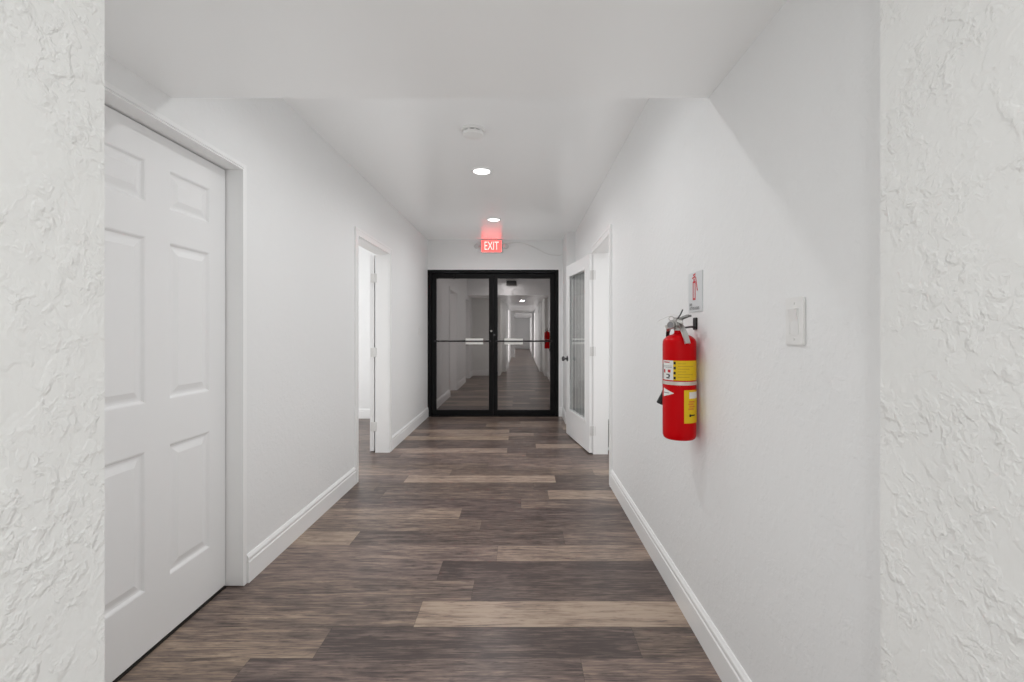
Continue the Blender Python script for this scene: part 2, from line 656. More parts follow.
mb = MB()                      # boxed-out corner beside the glass doors
mb.box(0.594, XR, 5.93, YE, 0, TOP)
struct('wall_corner', mb, M['wall'], 'narrow boxed-out white wall corner right of the black glass doors', 'wall')

mb = MB()
mb.box(XL, FX1, YE, YE + 0.12, FZ, TOP)
mb.box(FX1, XR, YE, YE + 0.12, 0, TOP)
struct('wall_end', mb, M['wall'], 'white end wall above and beside the black glass doors', 'wall')

# narrower corridor in which the camera stands: its two near walls end at the picture's edges
NL, NR = -0.56, 0.63
YL, YR = 0.612, 0.798
mb = MB()
mb.box(XL - WT, NL, YL - 0.12, YL, 0, TOP)
mb.box(NL - 0.12, NL, -0.55, YL - 0.12, 0, TOP)
struct('wall_near_left', mb, M['pillar'], 'bright skip-trowel textured wall end at the left edge', 'wall')
mb = MB()
mb.box(NR, XR + 0.145, YR - 0.12, YR, 0, TOP)
mb.box(NR, NR + 0.12, -0.55, YR - 0.12, 0, TOP)
struct('wall_near_right', mb, M['pillar'], 'textured white wall end at the right edge', 'wall')
# long corridor behind the camera (seen mirrored in the glass doors)
BX0, BX1, BY = -0.45, 0.57, -18.0
mb = MB()
mb.box(BX0 - 0.23, BX0, BY, -0.55, 0, TOP)
struct('wall_corridor_left', mb, M['wall'], 'left wall of the far corridor mirrored in the glass', 'wall')
mb = MB()
mb.box(BX1, BX1 + 0.23, BY, -0.55, 0, TOP)
struct('wall_corridor_right', mb, M['wall'], 'right wall of the far corridor mirrored in the glass', 'wall')
mb = MB()
mb.box(BX0 - 0.12, BX1 + 0.12, BY - 0.12, BY, 0, TOP)
struct('wall_corridor_end', mb, M['wall'], 'end wall of the far corridor mirrored in the glass', 'wall')
mb = MB()                      # narrower portal halfway down the corridor
mb.box(BX0, -0.29, -8.1, -8.0, 0, ZS)
mb.box(0.50, BX1, -8.1, -8.0, 0, ZS)
mb.box(-0.29, 0.50, -8.1, -8.0, 2.04, ZS)
struct('trim_1', mb, M['trim'], 'white portal halfway down the mirrored corridor', 'door frame')
# far corridor door
t = empty('door_5', (0.0, BY, 0))
tag(t, 'white door at the far end of the mirrored corridor', 'door', kind='structure')
mb = MB()
mb.box(-0.34, 0.44, 0.005, 0.045, 0.02, 1.95, 0.003)
mb.obj('panel', M['door'], t)
mb = MB()
mb.box(-0.41, -0.35, 0.0, 0.03, 0, 2.02).box(0.45, 0.51, 0.0, 0.03, 0, 2.02).box(-0.35, 0.45, 0.0, 0.03, 1.96, 2.02)
mb.obj('frame', M['trim'], t)
mb = MB()
mb.lathe([(0, 0), (0.02, 0), (0.012, 0.03), (0.03, 0.045), (0.028, 0.07), (0, 0.075)], (0.37, 0.045, 0.95), 'Y', 20)
mb.obj('knob', M['steel'], t, 40)

# ------------------------------------------------------------------ side rooms
mb = MB()
mb.box(-4.62, XL - WT, 6.30, 6.42, 0, TOP)
struct('wall_left_room_far', mb, M['wall'], 'bright white wall seen through the left doorway', 'wall')
mb = MB()
mb.box(-4.62, XL - WT, 2.3, 2.42, 0, TOP)
struct('wall_left_room_near', mb, M['wall'], 'near wall of the bright room on the left', 'wall')
mb = MB()
mb.box(-4.62, -4.5, 2.42, 6.30, 0, TOP)
struct('wall_left_room_side', mb, M['wall'], 'outer wall of the bright room on the left', 'wall')
mb = MB()
mb.box(-4.62, XL - WT, 2.42, 6.30, ZC, TOP)
struct('ceiling_left_room', mb, M['ceiling'], 'ceiling of the bright room on the left', 'ceiling')
mb = MB()
mb.box(XR + 0.145, 3.62, 4.62, 4.74, 0, TOP)
struct('wall_right_room_far', mb, M['wall'], 'bright sliver of white room wall past the right door jamb', 'wall')
mb = MB()
mb.box(3.5, 3.62, 0.92, 4.62, 0, TOP)
mb.box(XR + 0.145, 3.62, 0.80, 0.92, 0, TOP)
struct('wall_right_room_side', mb, M['wall'], 'outer wall of the room on the right', 'wall')
mb = MB()
mb.box(XR + 0.145, 3.5, 0.92, 4.62, ZC, TOP)
struct('ceiling_right_room', mb, M['ceiling'], 'ceiling of the room on the right', 'ceiling')
# closet behind the six panel door
mb = MB()
mb.box(-2.2, -2.08, 0.9, 2.3, 0, TOP)
mb.box(-2.08, XL - WT, 0.9, 2.3, 2.3, TOP)
mb.box(-2.2, XL - WT, 0.8, 0.9, 0, TOP)
struct('wall_closet', mb, M['wall'], 'closet wall behind the closed six-panel door', 'wall')
# dark vestibule behind the glass doors
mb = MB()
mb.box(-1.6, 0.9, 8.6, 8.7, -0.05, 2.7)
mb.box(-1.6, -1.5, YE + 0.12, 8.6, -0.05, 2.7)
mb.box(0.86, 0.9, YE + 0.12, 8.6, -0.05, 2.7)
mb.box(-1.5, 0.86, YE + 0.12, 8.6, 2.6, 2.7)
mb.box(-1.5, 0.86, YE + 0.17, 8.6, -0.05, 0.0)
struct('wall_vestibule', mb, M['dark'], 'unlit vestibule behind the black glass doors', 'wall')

# ------------------------------------------------------------------ baseboards
BH = 0.135


def bb_profile(face, s):
    """profile of a baseboard against a wall face at 'face', protruding by s*..."""
    return [(face, 0), (face + s * .015, 0), (face + s * .015, .098), (face + s * .0115, .103), (face + s * .0115, .109),
            (face + s * .013, .114), (face + s * .012, .121), (face + s * .008, .127), (face + s * .005, .133),
            (face + s * .003, BH), (face, BH)]


def baseboard(name, label, runs):
    mb = MB()
    for axis, face, sgn, a0, a1 in runs:
        mb.prism(bb_profile(face, sgn), axis, a0, a1)
    struct(name, mb, M['trim'], label, 'baseboard')


baseboard('baseboard_left', 'white moulded baseboard along the left hallway wall',
          [('Y', XL, 1, 2.185, 3.60), ('Y', XL, 1, 4.59, 6.43), ('Y', XL, 1, yA, 1.32)])
baseboard('baseboard_right', 'white moulded baseboard along the right hallway wall',
          [('Y', XR, -1, 0.798, 3.53), ('Y', XR, -1, 4.53, 5.93)])
baseboard('baseboard_corner', 'short white baseboard round the boxed-out corner by the glass doors',
          [('Y', 0.594, -1, 5.915, YE), ('X', 5.93, -1, 0.594, XR), ('X', YE, -1, FX1 + .002, 0.58)])
baseboard('baseboard_left_room', 'white baseboard seen through the left doorway',
          [('X', 6.30, -1, -4.5, XL - WT)])
baseboard('baseboard_corridor', 'white baseboards of the corridor mirrored in the glass',
          [('Y', BX0, 1, -7.98, -0.55), ('Y', BX1, -1, -7.98, -0.55), ('X', YL, 1, XL, NL), ('X', YR, 1, NR, XR)])


# ------------------------------------------------------------------ door casings and jambs
def casing(name, label, face, sgn, d, depth, w_=0.06, far=True):
    """casing on the hall face plus a full jamb lining; face = hall face x, sgn = direction into the hall."""
    y0, y1, zt = d
    mb = MB()
    xa, xb = sorted((face, face + sgn * 0.014))
    xc, xd = sorted((face + sgn * 0.014, face + sgn * 0.018))
    mb.box(xa, xb, y0 - w_, y0, 0, zt + w_)
    if far:
        mb.box(xa, xb, y1, y1 + w_, 0, zt + w_)
    mb.box(xa, xb, y0, y1, zt, zt + w_)
    mb.box(xc, xd, y0 - w_, y0 - w_ + .016, 0, zt + w_)
    if far:
        mb.box(xc, xd, y1 + w_ - .016, y1 + w_, 0, zt + w_)
    mb.box(xc, xd, y0 - w_ + .016, y1 + (w_ - .016 if far else 0), zt + w_ - .016, zt + w_)
    # jamb lining and stop
    xe, xf = sorted((face, face - sgn * depth))
    mb.box(xe, xf, y0, y0 + .004, 0, zt)
    mb.box(xe, xf, y1 - .004, y1, 0, zt)
    mb.box(xe, xf, y0 + .004, y1 - .004, zt - .004, zt)
    return struct(name, mb, M['trim'], label, 'door frame')


casing('trim_3', 'white casing and jamb of the open left doorway', XL, 1, D2, WT)
casing('trim_4', 'white casing and jamb of the doorway behind the open glass-lite door', XR, -1, D3, 0.145, far=False)

# frame round the six panel door: deep flush jamb with a thin bead on the wall edge
mb = MB()
y0, y1, zt = D1
jx = XL - 0.076
mb.box(jx - 0.05, XL + .005, y1, y1 + .004, 0, zt + .004)
mb.box(jx - 0.05, XL + .005, y1 - .006, y1, 0.005, zt)
mb.box(jx - 0.05, XL + .005, y0, y0 + .006, 0, zt)
mb.box(jx - 0.05, XL + .005, y0 + .006, y1 - .006, zt - .006, zt)
mb.box(XL, XL + .005, y1 + .004, y1 + .022, 0, zt + .022)
mb.box(XL, XL + .005, y0 - .022, y1 + .004, zt + .004, zt + .022)
mb.box(XL, XL + .005, y0 - .022, y0, 0, zt + .004)
struct('trim_5', mb, M['trim'], 'white recessed frame round the closed six-panel door', 'door frame')


# ------------------------------------------------------------------ six-panel door
def raised_panel_face(mb, u0, u1, v0, v1, panels, P):
    """front skin of a moulded door: P(u, v, depth) maps to space; panels = list of (u0,u1,v0,v1)."""
    us = sorted({u0, u1} | {p[0] for p in panels} | {p[1] for p in panels})
    vs_ = sorted({v0, v1} | {p[2] for p in panels} | {p[3] for p in panels})
    for a, b in zip(us, us[1:]):
        for c, d in zip(vs_, vs_[1:]):
            if any(p[0] <= a and b <= p[1] and p[2] <= c and d <= p[3] for p in panels):
                continue
            mb.quad(P(a, c, 0), P(b, c, 0), P(b, d, 0), P(a, d, 0))
    prof = [(0, 0), (.005, -.002), (.012, -.009), (.019, -.010), (.026, -.009), (.046, -.0025), (.048, -.002)]
    for p in panels:
        for (i0, d0), (i1, d1) in zip(prof, prof[1:]):
            A = [(p[0] + i0, p[2] + i0), (p[1] - i0, p[2] + i0), (p[1] - i0, p[3] - i0), (p[0] + i0, p[3] - i0)]
            B = [(p[0] + i1, p[2] + i1), (p[1] - i1, p[2] + i1), (p[1] - i1, p[3] - i1), (p[0] + i1, p[3] - i1)]
            for k in range(4):
                j = (k + 1) % 4
                mb.quad(P(*A[k], d0), P(*A[j], d0), P(*B[j], d1), P(*B[k], d1))
        mb.quad(P(*B[0], d1), P(*B[1], d1), P(*B[2], d1), P(*B[3], d1))


KNOB = [(0, 0), (.032, 0), (.033, .004), (.026, .008), (.012, .010), (.011, .030), (.018, .036), (.027, .044), (.0285, .054),
        (.024, .062), (.012, .066), (0, .067)]


def hinge(parent, x, y, z, leaf_dirs, name='hinge', h=0.09):
    """knuckle plus two leaves; leaf_dirs = two boxes (x0,x1,y0,y1) relative."""
    mb = MB()
    mb.lathe([(0, 0), (.0065, 0), (.0065, h), (.004, h + .004), (0, h + .005)], (x, y, z), n=14)
    for k in (1, 2):
        mb.lathe([(.0065, 0), (.0072, .001), (.0072, .002), (.0065, .003)], (x, y, z + h * k / 3), n=14)
    for a in leaf_dirs:
        mb.box(x + a[0], x + a[1], y + a[2], y + a[3], z, z + h)
    return mb.obj(name, M['hinge'], parent, 40)


dw0, dw1, dz0, dz1 = 1.353, 2.148, 0.013, 1.968
t = empty('door_1', (jx, dw0, 0))
tag(t, 'closed white six-panel door in the left wall', 'door', kind='structure')
W_ = dw1 - dw0
st, mu = 0.105, 0.115
pw_ = (W_ - 2 * st - mu) / 2
cols_ = [(st, st + pw_), (W_ - st - pw_, W_ - st)]
rws = [(0.240, 0.762), (0.940, 1.562), (1.690, 1.850)]
pan = [(a, b, c, d) for a, b in cols_ for c, d in rws]
mb = MB()
Pd = lambda u, v, d: (d, u, v)
raised_panel_face(mb, 0, W_, dz0, dz1, pan, Pd)
mb.quad((0, 0, dz0), (0, W_, dz0), (-.035, W_, dz0), (-.035, 0, dz0))
mb.quad((0, 0, dz1), (0, W_, dz1), (-.035, W_, dz1), (-.035, 0, dz1))
mb.quad((0, 0, dz0), (0, 0, dz1), (-.035, 0, dz1), (-.035, 0, dz0))
mb.quad((0, W_, dz0), (0, W_, dz1), (-.035, W_, dz1), (-.035, W_, dz0))
mb.quad((-.035, 0, dz0), (-.035, W_, dz0), (-.035, W_, dz1), (-.035, 0, dz1))
bmesh.ops.remove_doubles(mb.bm, verts=mb.bm.verts[:], dist=1e-5)
mb.obj('panel', M['door'], t)
mb = MB()
mb.lathe(KNOB, (0, 0.065, 0.88), 'X', 28)
mb.obj('knob', M['dark_steel'], t, 40)
mb = MB()
mb.box(-.05, .004, -.002, W_ + .002, 0.0005, 0.006)
mb.obj('threshold', M['gap'], t)
mb = MB()  # dark strip added to paint the shadow in the door gap
mb.box(-.045, -.012, W_ + .0005, W_ + .0055, 0.006, dz1 + .005)
mb.box(-.045, -.012, 0, W_ + .0005, dz1 + .0005, dz1 + .0055)
mb.obj('gap_shadow_strip', M['gap'], t)['label'] = 'dark strip standing in for the shadowed gap round the door edge'

# ------------------------------------------------------------------ left room door, swung back into the room
t = empty('door_4', (XL - WT - 0.012, D2[1] + 0.012, 0.012), (0, 0, R(6)))
tag(t, 'open white door seen edge-on behind the left doorway jamb', 'door', kind='structure')
mb = MB()
lw = 0.85
pan = [(a, b, c, d) for a, b in ((.11, .365), (.485, .74)) for c, d in ((.24, .76), (.94, 1.56), (1.69, 1.85))]
raised_panel_face(mb, 0, lw, 0, 1.955, pan, lambda u, v, d: (-.044 - d, u, v))
mb.quad((-.044, 0, 0), (-.044, lw, 0), (-.004, lw, 0), (-.004, 0, 0))
mb.quad((-.044, 0, 1.955), (-.044, lw, 1.955), (-.004, lw, 1.955), (-.004, 0, 1.955))
mb.quad((-.044, 0, 0), (-.044, 0, 1.955), (-.004, 0, 1.955), (-.004, 0, 0))
mb.quad((-.044, lw, 0), (-.044, lw, 1.955), (-.004, lw, 1.955), (-.004, lw, 0))
mb.quad((-.004, 0, 0), (-.004, lw, 0), (-.004, lw, 1.955), (-.004, 0, 1.955))
bmesh.ops.remove_doubles(mb.bm, verts=mb.bm.verts[:], dist=1e-5)
mb.obj('panel', M['door'], t)
for z in (0.20, 0.94, 1.68):
    hinge(t, .003, -.010, z, [(-.040, -.006, .006, .009), (.004, .046, -.009, -.006)])
mb = MB()
mb.lathe(KNOB, (0, 0, 0), 'X', 24, Matrix.Translation((-.044, .785, .88)) @ Matrix.Rotation(math.pi, 4, 'Z'))
mb.obj('knob', M['dark_steel'], t, 40)

# ------------------------------------------------------------------ white door with a full glass lite, swung into the hall
t = empty('door_3', (0.7055, D3[1] + 0.004, 0.014), (0, 0, R(9.0)))
tag(t, 'open white door with a tall glass lite swung against the right wall', 'door', kind='structure')
lw, lh, th = 0.885, 1.952, 0.036       # local +Y along the leaf, -X faces the hall
gy0, gy1, gz0, gz1 = 0.125, 0.765, 0.285, 1.832
mb = MB()
mb.box(-th, 0, 0, gy0, 0, lh)
mb.box(-th, 0, gy1, lw, 0, lh)
mb.box(-th, 0, gy0, gy1, 0, gz0)
mb.box(-th, 0, gy0, gy1, gz1, lh)
mb.obj('panel', M['door'], t)
mb = MB()                              # raised glazing bead both sides
for xs in ((-th - .006, -th + .012), (-.012, .006)):
    b_ = .016
    mb.box(*xs, gy0 - .008, gy0 + b_, gz0 - .008, gz1 + .008, .002)
    mb.box(*xs, gy1 - b_, gy1 + .008, gz0 - .008, gz1 + .008, .002)
    mb.box(*xs, gy0 + b_, gy1 - b_, gz0 - .008, gz0 + b_, .002)
    mb.box(*xs, gy0 + b_, gy1 - b_, gz1 - b_, gz1 + .008, .002)
mb.obj('glazing_bead', M['trim'], t)
mb = MB()
mb.box(-th / 2 - .003, -th / 2 + .003, gy0 + .001, gy1 - .001, gz0 + .001, gz1 - .001)
mb.obj('glass_pane', M['lite_glass'], t)['label'] = 'tall clear glass pane'
mb = MB()                              # added pleated sheet that carries the painted reflections
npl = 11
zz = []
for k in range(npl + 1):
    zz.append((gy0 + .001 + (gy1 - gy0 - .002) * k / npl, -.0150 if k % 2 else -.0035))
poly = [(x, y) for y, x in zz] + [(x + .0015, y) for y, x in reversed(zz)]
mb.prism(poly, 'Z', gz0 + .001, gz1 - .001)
mb.obj('reflection_sheet', M['reflection_stripes'], t)['label'] = 'added grey sheet with painted reflection stripes behind the glass'
mb = MB()
mb.lathe(KNOB, (0, 0, 0), 'X', 28, Matrix.Translation((-th, .828, .875)) @ Matrix.Rotation(math.pi, 4, 'Z'))
mb.obj('knob', M['dark_steel'], t, 40)['label'] = 'dark round knob on the hall side'
mb = MB()
mb.lathe(KNOB, (0, .828, .875), 'X', 28)
mb.obj('knob', M['dark_steel'], t, 40)['label'] = 'dark round knob on the wall side'
for z in (0.17, 0.95, 1.70):
    hinge(t, .004, -.012, z, [(-.034, -.004, .008, .0115), (.014, .050, .000, .004)])

# ------------------------------------------------------------------ black storefront double doors
ft = 0.045
mb = MB()
ya, yb = YE - 0.012, YE + 0.105
mb.box(FX0, FX0 + ft, ya, yb, 0, FZ, .003)
mb.box(FX1 - ft, FX1, ya, yb, 0, FZ, .003)
mb.box(FX0 + ft, FX1 - ft, ya, yb, FZ - ft, FZ, .003)
mb.box(FX0 + ft, FX1 - ft, ya, yb, 0.0, 0.012, .003)
mb.box(FX0 + ft, FX1 - ft, ya + .06, yb, FZ - ft - .012, FZ - ft)
struct('trim_6', mb, M['black_metal'], 'black metal frame round the double glass doors', 'door frame')
mb = MB()                              # pale caulk bead round the frame
mb.box(FX0, FX1 + .012, YE - .009, YE, FZ, FZ + .014)
mb.box(FX1, FX1 + .014, YE - .009, YE, 0, FZ)
struct('trim_7', mb, M['trim'], 'thin white bead over and beside the black door frame', 'trim')

xm = (FX0 + FX1) / 2


def leaf(name, label, xa, xb, lock_side, plate, closer_x):
    zb, zt_ = 0.014, FZ - ft - .004
    t = empty(name, (xa, YE + 0.02, 0))
    tag(t, label, 'door', kind='structure')
    W = xb - xa
    so, si = 0.070, 0.060              # hinge-side and meeting stiles
    sl, sr = (so, si) if lock_side == 'R' else (si, so)
    g0, g1, h0, h1 = sl, W - sr, 0.088, 1.956
    mb = MB()
    mb.box(0, g0, 0, .045, zb, zt_, .003)
    mb.box(g1, W, 0, .045, zb, zt_, .003)
    mb.box(g0, g1, 0.0, .045, zb, h0, .003)
    mb.box(g0, g1, 0.0, .045, h1, zt_, .003)
    mb.obj('frame', M['black_metal'], t)
    mb = MB()
    mb.box(g0, g1, .018, .024, h0, h1)
    mb.obj('glass_pane', M['mirror_glass'], t)['label'] = 'dark reflective glass pane'
    mb = MB()                          # push bar with two brackets
    zc = 1.066
    mb.tube([(g0 - .02, -.045, zc), (g1 + .02, -.045, zc)], .0095, 14)
    for x in (g0 - .02, g1 + .02):
        mb.tube([(x, -.045, zc), (x, .0, zc)], .009, 12)
        mb.lathe([(0, 0), (.016, 0), (.016, .006), (0, .006)], (x, -.006, zc), 'Y', 18)
    mb.obj('push_bar', M['bar_metal'], t, 40)['label'] = 'thin dark push bar across the glass'
    mb = MB()
    mb.box(plate[0] - xa, plate[1] - xa, -.034, -.031, 1.022, 1.104, .001)
    mb.obj('push_plate', M['plate_white'], t)['label'] = 'white plate behind the push bar'
    # overhead closer
    cx = closer_x - xa
    mb = MB()
    mb.box(cx - .115, cx + .115, -.050, 0.0, 1.962, 2.018, .006)
    c = mb.obj('closer', M['black_metal'], t, 40)
    mb = MB()
    k = 1 if lock_side == 'R' else -1
    mb.tube([(cx - k * .05, -.030, 2.020), (cx - k * .05, -.030, 2.040)], .012, 12)
    mb.box(cx - .05 if k > 0 else cx - .19, cx + .19 if k > 0 else cx + .05, -.040, -.022, 2.034, 2.044)
    mb.tube([(cx + k * .10, -.012, 1.95), (cx + k * .10, -.012, 1.962)], .008, 10)
    mb.obj('closer_arm', M['bar_metal'], c, 40)
    return t


l1 = leaf('door_2', 'left leaf of the black-framed double glass doors', FX0 + ft + .003, xm - .0015, 'R', (-.783, -.532), -1.06)
l2 = leaf('door_6', 'right leaf of the black-framed double glass doors', xm + .0015, FX1 - ft - .003, 'L', (-.2335, .028), 0.30)
mb = MB()
W1 = (xm - .0015) - (FX0 + ft + .003)
mb.lathe([(0, -.006), (.013, -.006), (.015, -.003), (.015, 0), (0, 0)], (W1 - .026, 0, 1.21), 'Y', 20)
mb.obj('lock_cylinder', M['steel'], l1, 40)['label'] = 'small bright lock cylinder'
mb = MB()
mb.lathe([(0, -.014), (.010, -.014), (.011, -.004), (.015, -.003), (.015, 0), (0, 0)], (.014, 0, 1.155), 'Y', 20)
mb.obj('lock_thumbturn', M['dark_steel'], l2, 40)


# ------------------------------------------------------------------ recessed downlights
def copy_thing(o):
    c = o.copy()
    COL.objects.link(c)
    for ch in list(o.children):
        d = ch.copy()
        COL.objects.link(d)
        d.parent = c
    return c


dl = empty('downlight', (-0.315, 2.07, ZC))
mb = MB()
mb.lathe([(.082, 0), (.084, -.004), (.080, -.008), (.072, -.009), (.066, -.006), (.064, .0), (.082, 0)], n=48)
mb.obj('trim_ring', M['trim'], dl, 40)
mb = MB()
mb.lathe([(0, -.0045), (.066, -.0045), (.066, -.001), (0, -.001)], n=48)
mb.obj('lens', M['lens'], dl)
dlab = ['round recessed downlight just beyond the edge of the low soffit',
        'round white recessed downlight in mid hallway ceiling, behind the smoke detector',
        'round white recessed downlight nearest the exit sign']
for i, y in enumerate((2.07, 3.654, 5.244)):
    o = dl if i == 0 else copy_thing(dl)
    o.location = (-0.315, y, ZC)
    tag(o, dlab[i], 'ceiling light', 'recessed downlights along the hallway')
    area('downlight_lamp', (-0.315, y, ZC - 0.012), 0.06, 0.06, 5.0, shape='DISK', spread=160)

# ------------------------------------------------------------------ smoke detector
t = empty('smoke_detector', (-0.307, 2.909, ZC))
tag(t, 'round white smoke detector on the ceiling in front of the downlights', 'smoke detector')
mb = MB()
mb.lathe([(0, 0), (.078, 0), (.079, -.006), (.076, -.012), (.070, -.014), (0, -.014)], n=48)
mb.obj('base_plate', M['white_plastic'], t, 40)
mb = MB()
mb.lathe([(.060, -.014), (.060, -.021), (0, -.021)], n=48)
mb.obj('vent_gap', M['dark'], t, 40)
mb = MB()
mb.lathe([(0, -.020), (.066, -.020), (.067, -.026), (.062, -.036), (.046, -.042), (.018, -.044), (0, -.044)], n=48)
for k in range(10):
    a = k * 2 * math.pi / 10
    mb.box(.058, .067, -.006, .006, -.021, -.013, mtx=Matrix.Rotation(a, 4, 'Z'))
mb.obj('cover', M['white_plastic'], t, 40)

# ------------------------------------------------------------------ exit sign on the end wall
t = empty('exit_sign', (-0.415, YE, 2.31))
tag(t, 'lit red EXIT sign with two emergency lamp heads above the glass doors', 'exit sign')
mb = MB()
mb.box(-.150, .150, -.055, 0, 0, .176, .006)
mb.obj('housing', M['sign_housing'], t)
mb = MB()
mb.box(-.136, .136, -.058, -.054, .012, .166, .002)
fc = mb.obj('face', M['sign_red'], t)
fc['label'] = 'glowing red sign face'
text_part('lettering', 'EXIT', 0.168, Matrix.Translation((0, -.0588, .089)) @ Matrix.Rotation(R(90), 4, 'X'), M['sign_letter'], fc,
          sx=0.60, label='pale EXIT letters')
for s in (-1, 1):
    mb = MB()
    mb.tube([(s * .148, -.028, .095), (s * .168, -.030, .095)], .010, 12)
    mb.lathe([(0, 0), (.022, .002), (.034, .014), (.039, .034), (.039, .042), (.036, .046)], (0, 0, 0), 'Z', 28,
             Matrix.Translation((s * .205, -.025, .095)) @ Matrix.Rotation(R(98), 4, 'X'))
    h = mb.obj('lamp_head', M['sign_housing'], t, 45)
    mb = MB()
    mb.lathe([(.036, .044), (.026, .048), (0, .049)], (0, 0, 0), 'Z', 28,
             Matrix.Translation((s * .205, -.025, .095)) @ Matrix.Rotation(R(98), 4, 'X'))
    mb.obj('lens', M['lamp_glass'], h, 45)

# cable from the sign to the corner
mb = MB()
pts = [(-.20, 2.437), (-.10, 2.462), (0.0, 2.455), (.09, 2.432), (.19, 2.392), (.28, 2.345), (.36, 2.305), (.43, 2.287), (.50, 2.280),
       (.555, 2.281), (.578, 2.300)]
cat = []
for i in range(len(pts) - 1):
    p0 = pts[max(i - 1, 0)]; p1 = pts[i]; p2 = pts[i + 1]; p3 = pts[min(i + 2, len(pts) - 1)]
    for k in range(5):
        u = k / 5
        f = lambda a, b, c, d: 0.5 * (2 * b + (c - a) * u + (2 * a - 5 * b + 4 * c - d) * u * u + (3 * b - a - 3 * c + d) * u ** 3)
        cat.append((f(p0[0], p1[0], p2[0], p3[0]), YE - .007, f(p0[1], p1[1], p2[1], p3[1])))
cat.append((pts[-1][0], YE - .007, pts[-1][1]))
mb.tube(cat, .0045, 10)
tag(mb.obj('cable', M['cable'], None, 50), 'thin pale cable sagging across the end wall from exit sign to corner', 'cable')

# second exit sign on the back of the soffit (only its mirror image shows)
t = empty('exit_sign', (-0.235, YS, 2.335))
tag(t, 'dark unlit sign on the soffit face, seen mirrored in the glass door', 'exit sign')
mb = MB()
mb.box(-.125, .125, 0, .05, 0, .115, .005)
mb.obj('housing', M['sign_dark'], t)
mb = MB()
mb.box(-.112, .112, .05, .053, .012, .103)
mb.obj('face', M['grille_dark'], t)

# ------------------------------------------------------------------ light switches
def switch(loc, rz, label, w_=.080, h_=.124):
    """plate in the XZ plane facing -Y, rocker paddle, two screws."""
    t = empty('light_switch', loc, (0, 0, rz))
    tag(t, label, 'light switch', 'rocker light switches')
    mb = MB()
    mb.box(-w_ / 2, w_ / 2, -.006, 0, -h_ / 2, h_ / 2, .0028)
    mb.obj('wall_plate', M['white_plastic'], t, 40)
    mb = MB()                          # raised rim round the rocker
    for a in ((-.0185, -.0165, -.0345, .0345), (.0165, .0185, -.0345, .0345), (-.0165, .0165, -.0345, -.0325), (-.0165, .0165, .0325, .0345)):
        mb.box(a[0], a[1], -.0075, -.0055, a[2], a[3])
    mb.obj('rim', M['white_plastic'], t)
    mb = MB()
    prof = [(-.004, -.032), (-.0065, -.032), (-.0075, 0.0), (-.0135, .032), (-.004, .032)]
    mb.prism(prof, 'X', -.016, .016)
    mb.obj('rocker', M['white_plastic'], t)
    for z in (-.046, .046):
        mb = MB()
        mb.lathe([(0, -.0012), (.003, -.001), (.0036, 0), (0, 0)], (0, -.006, z), 'Y', 16)
        mb.obj('screw', M['hinge'], t, 40)
    return t


switch((XR, 1.170, 1.235), R(-90), 'white rocker light switch on the right wall near the viewer')
switch((XL, 5.90, 1.215), R(90), 'small white light switch on the left wall near the black glass doors', .072, .116)

# ------------------------------------------------------------------ low wall grille in the right room
t = empty('vent_grille', (1.07, 4.62, 0.04))
tag(t, 'grey louvred vent grille low on the room wall past the right door jamb', 'vent')
mb = MB()
mb.box(-.20, .20, -.004, -.001, 0, .27)
mb.obj('backing', M['grille_dark'], t)
mb = MB()
mb.box(-.21, -.185, -.014, 0, -.005, .275, .002).box(.185, .21, -.014, 0, -.005, .275, .002)
mb.box(-.185, .185, -.014, 0, -.005, .018, .002).box(-.185, .185, -.014, 0, .252, .275, .002)
mb.obj('frame', M['grille'], t)
for k in range(8):
    mb = MB()
    mb.box(-.185, .185, -.001, .001, -.011, .011, mtx=Matrix.Translation((0, -.010, .034 + k * .0288)) @ Matrix.Rotation(R(40), 4, 'X'))
    mb.obj('slat', M['grille'], t)

# ------------------------------------------------------------------ fire extinguisher sign
t = empty('wall_sign', (XR, 1.842, 1.368), (0, 0, R(-90)))
tag(t, 'small white fire extinguisher sign with red outline on the right wall', 'sign')
mb = MB()
mb.box(-.073, .073, -.004, 0, -.081, .081, .0015)
mb.obj('panel', M['sign_plate'], t)


def flat(name, polys, m, y=-.0046, parent=None):
    mb = MB()
    for p in polys:
        mb.prism([(a, b) for a, b in p], 'Y', y, y + .0008)
    return mb.obj(name, m, parent)


def ring_polys(x0, x1, z0, z1, w_):
    return [[(x0, z0), (x0 + w_, z0), (x0 + w_, z1), (x0, z1)], [(x1 - w_, z0), (x1, z0), (x1, z1), (x1 - w_, z1)],
            [(x0 + w_, z0), (x1 - w_, z0), (x1 - w_, z0 + w_), (x0 + w_, z0 + w_)],
            [(x0 + w_, z1 - w_), (x1 - w_, z1 - w_), (x1 - w_, z1), (x0 + w_, z1)]]


# outlined extinguisher symbol: body, head, lever and hose
sym = ring_polys(-.022, .006, -.032, .044, .007)
sym += [[(-.014, .044), (-.003, .044), (-.003, .054), (-.014, .054)],
        [(-.028, .054), (.004, .060), (.004, .067), (-.028, .060)],
        [(-.020, .066), (.006, .070), (.006, .076), (-.020, .072)],
        [(.004, .062), (.012, .058), (.030, .004), (.022, .002)]]
flat('symbol', sym, M['label_red'], parent=t)['label'] = 'red outlined extinguisher symbol'
RX = Matrix.Rotation(R(90), 4, 'X')
text_part('lettering', 'FIRE', 0.0165, Matrix.Translation((-.042, -.0052, -.0515)) @ RX, M['label_black'], t, label='small black lettering')
text_part('lettering', 'EXTINGUISHER', 0.0165, Matrix.Translation((-.004, -.0052, -.0665)) @ RX, M['label_black'], t, sx=0.92,
          label='small black lettering')

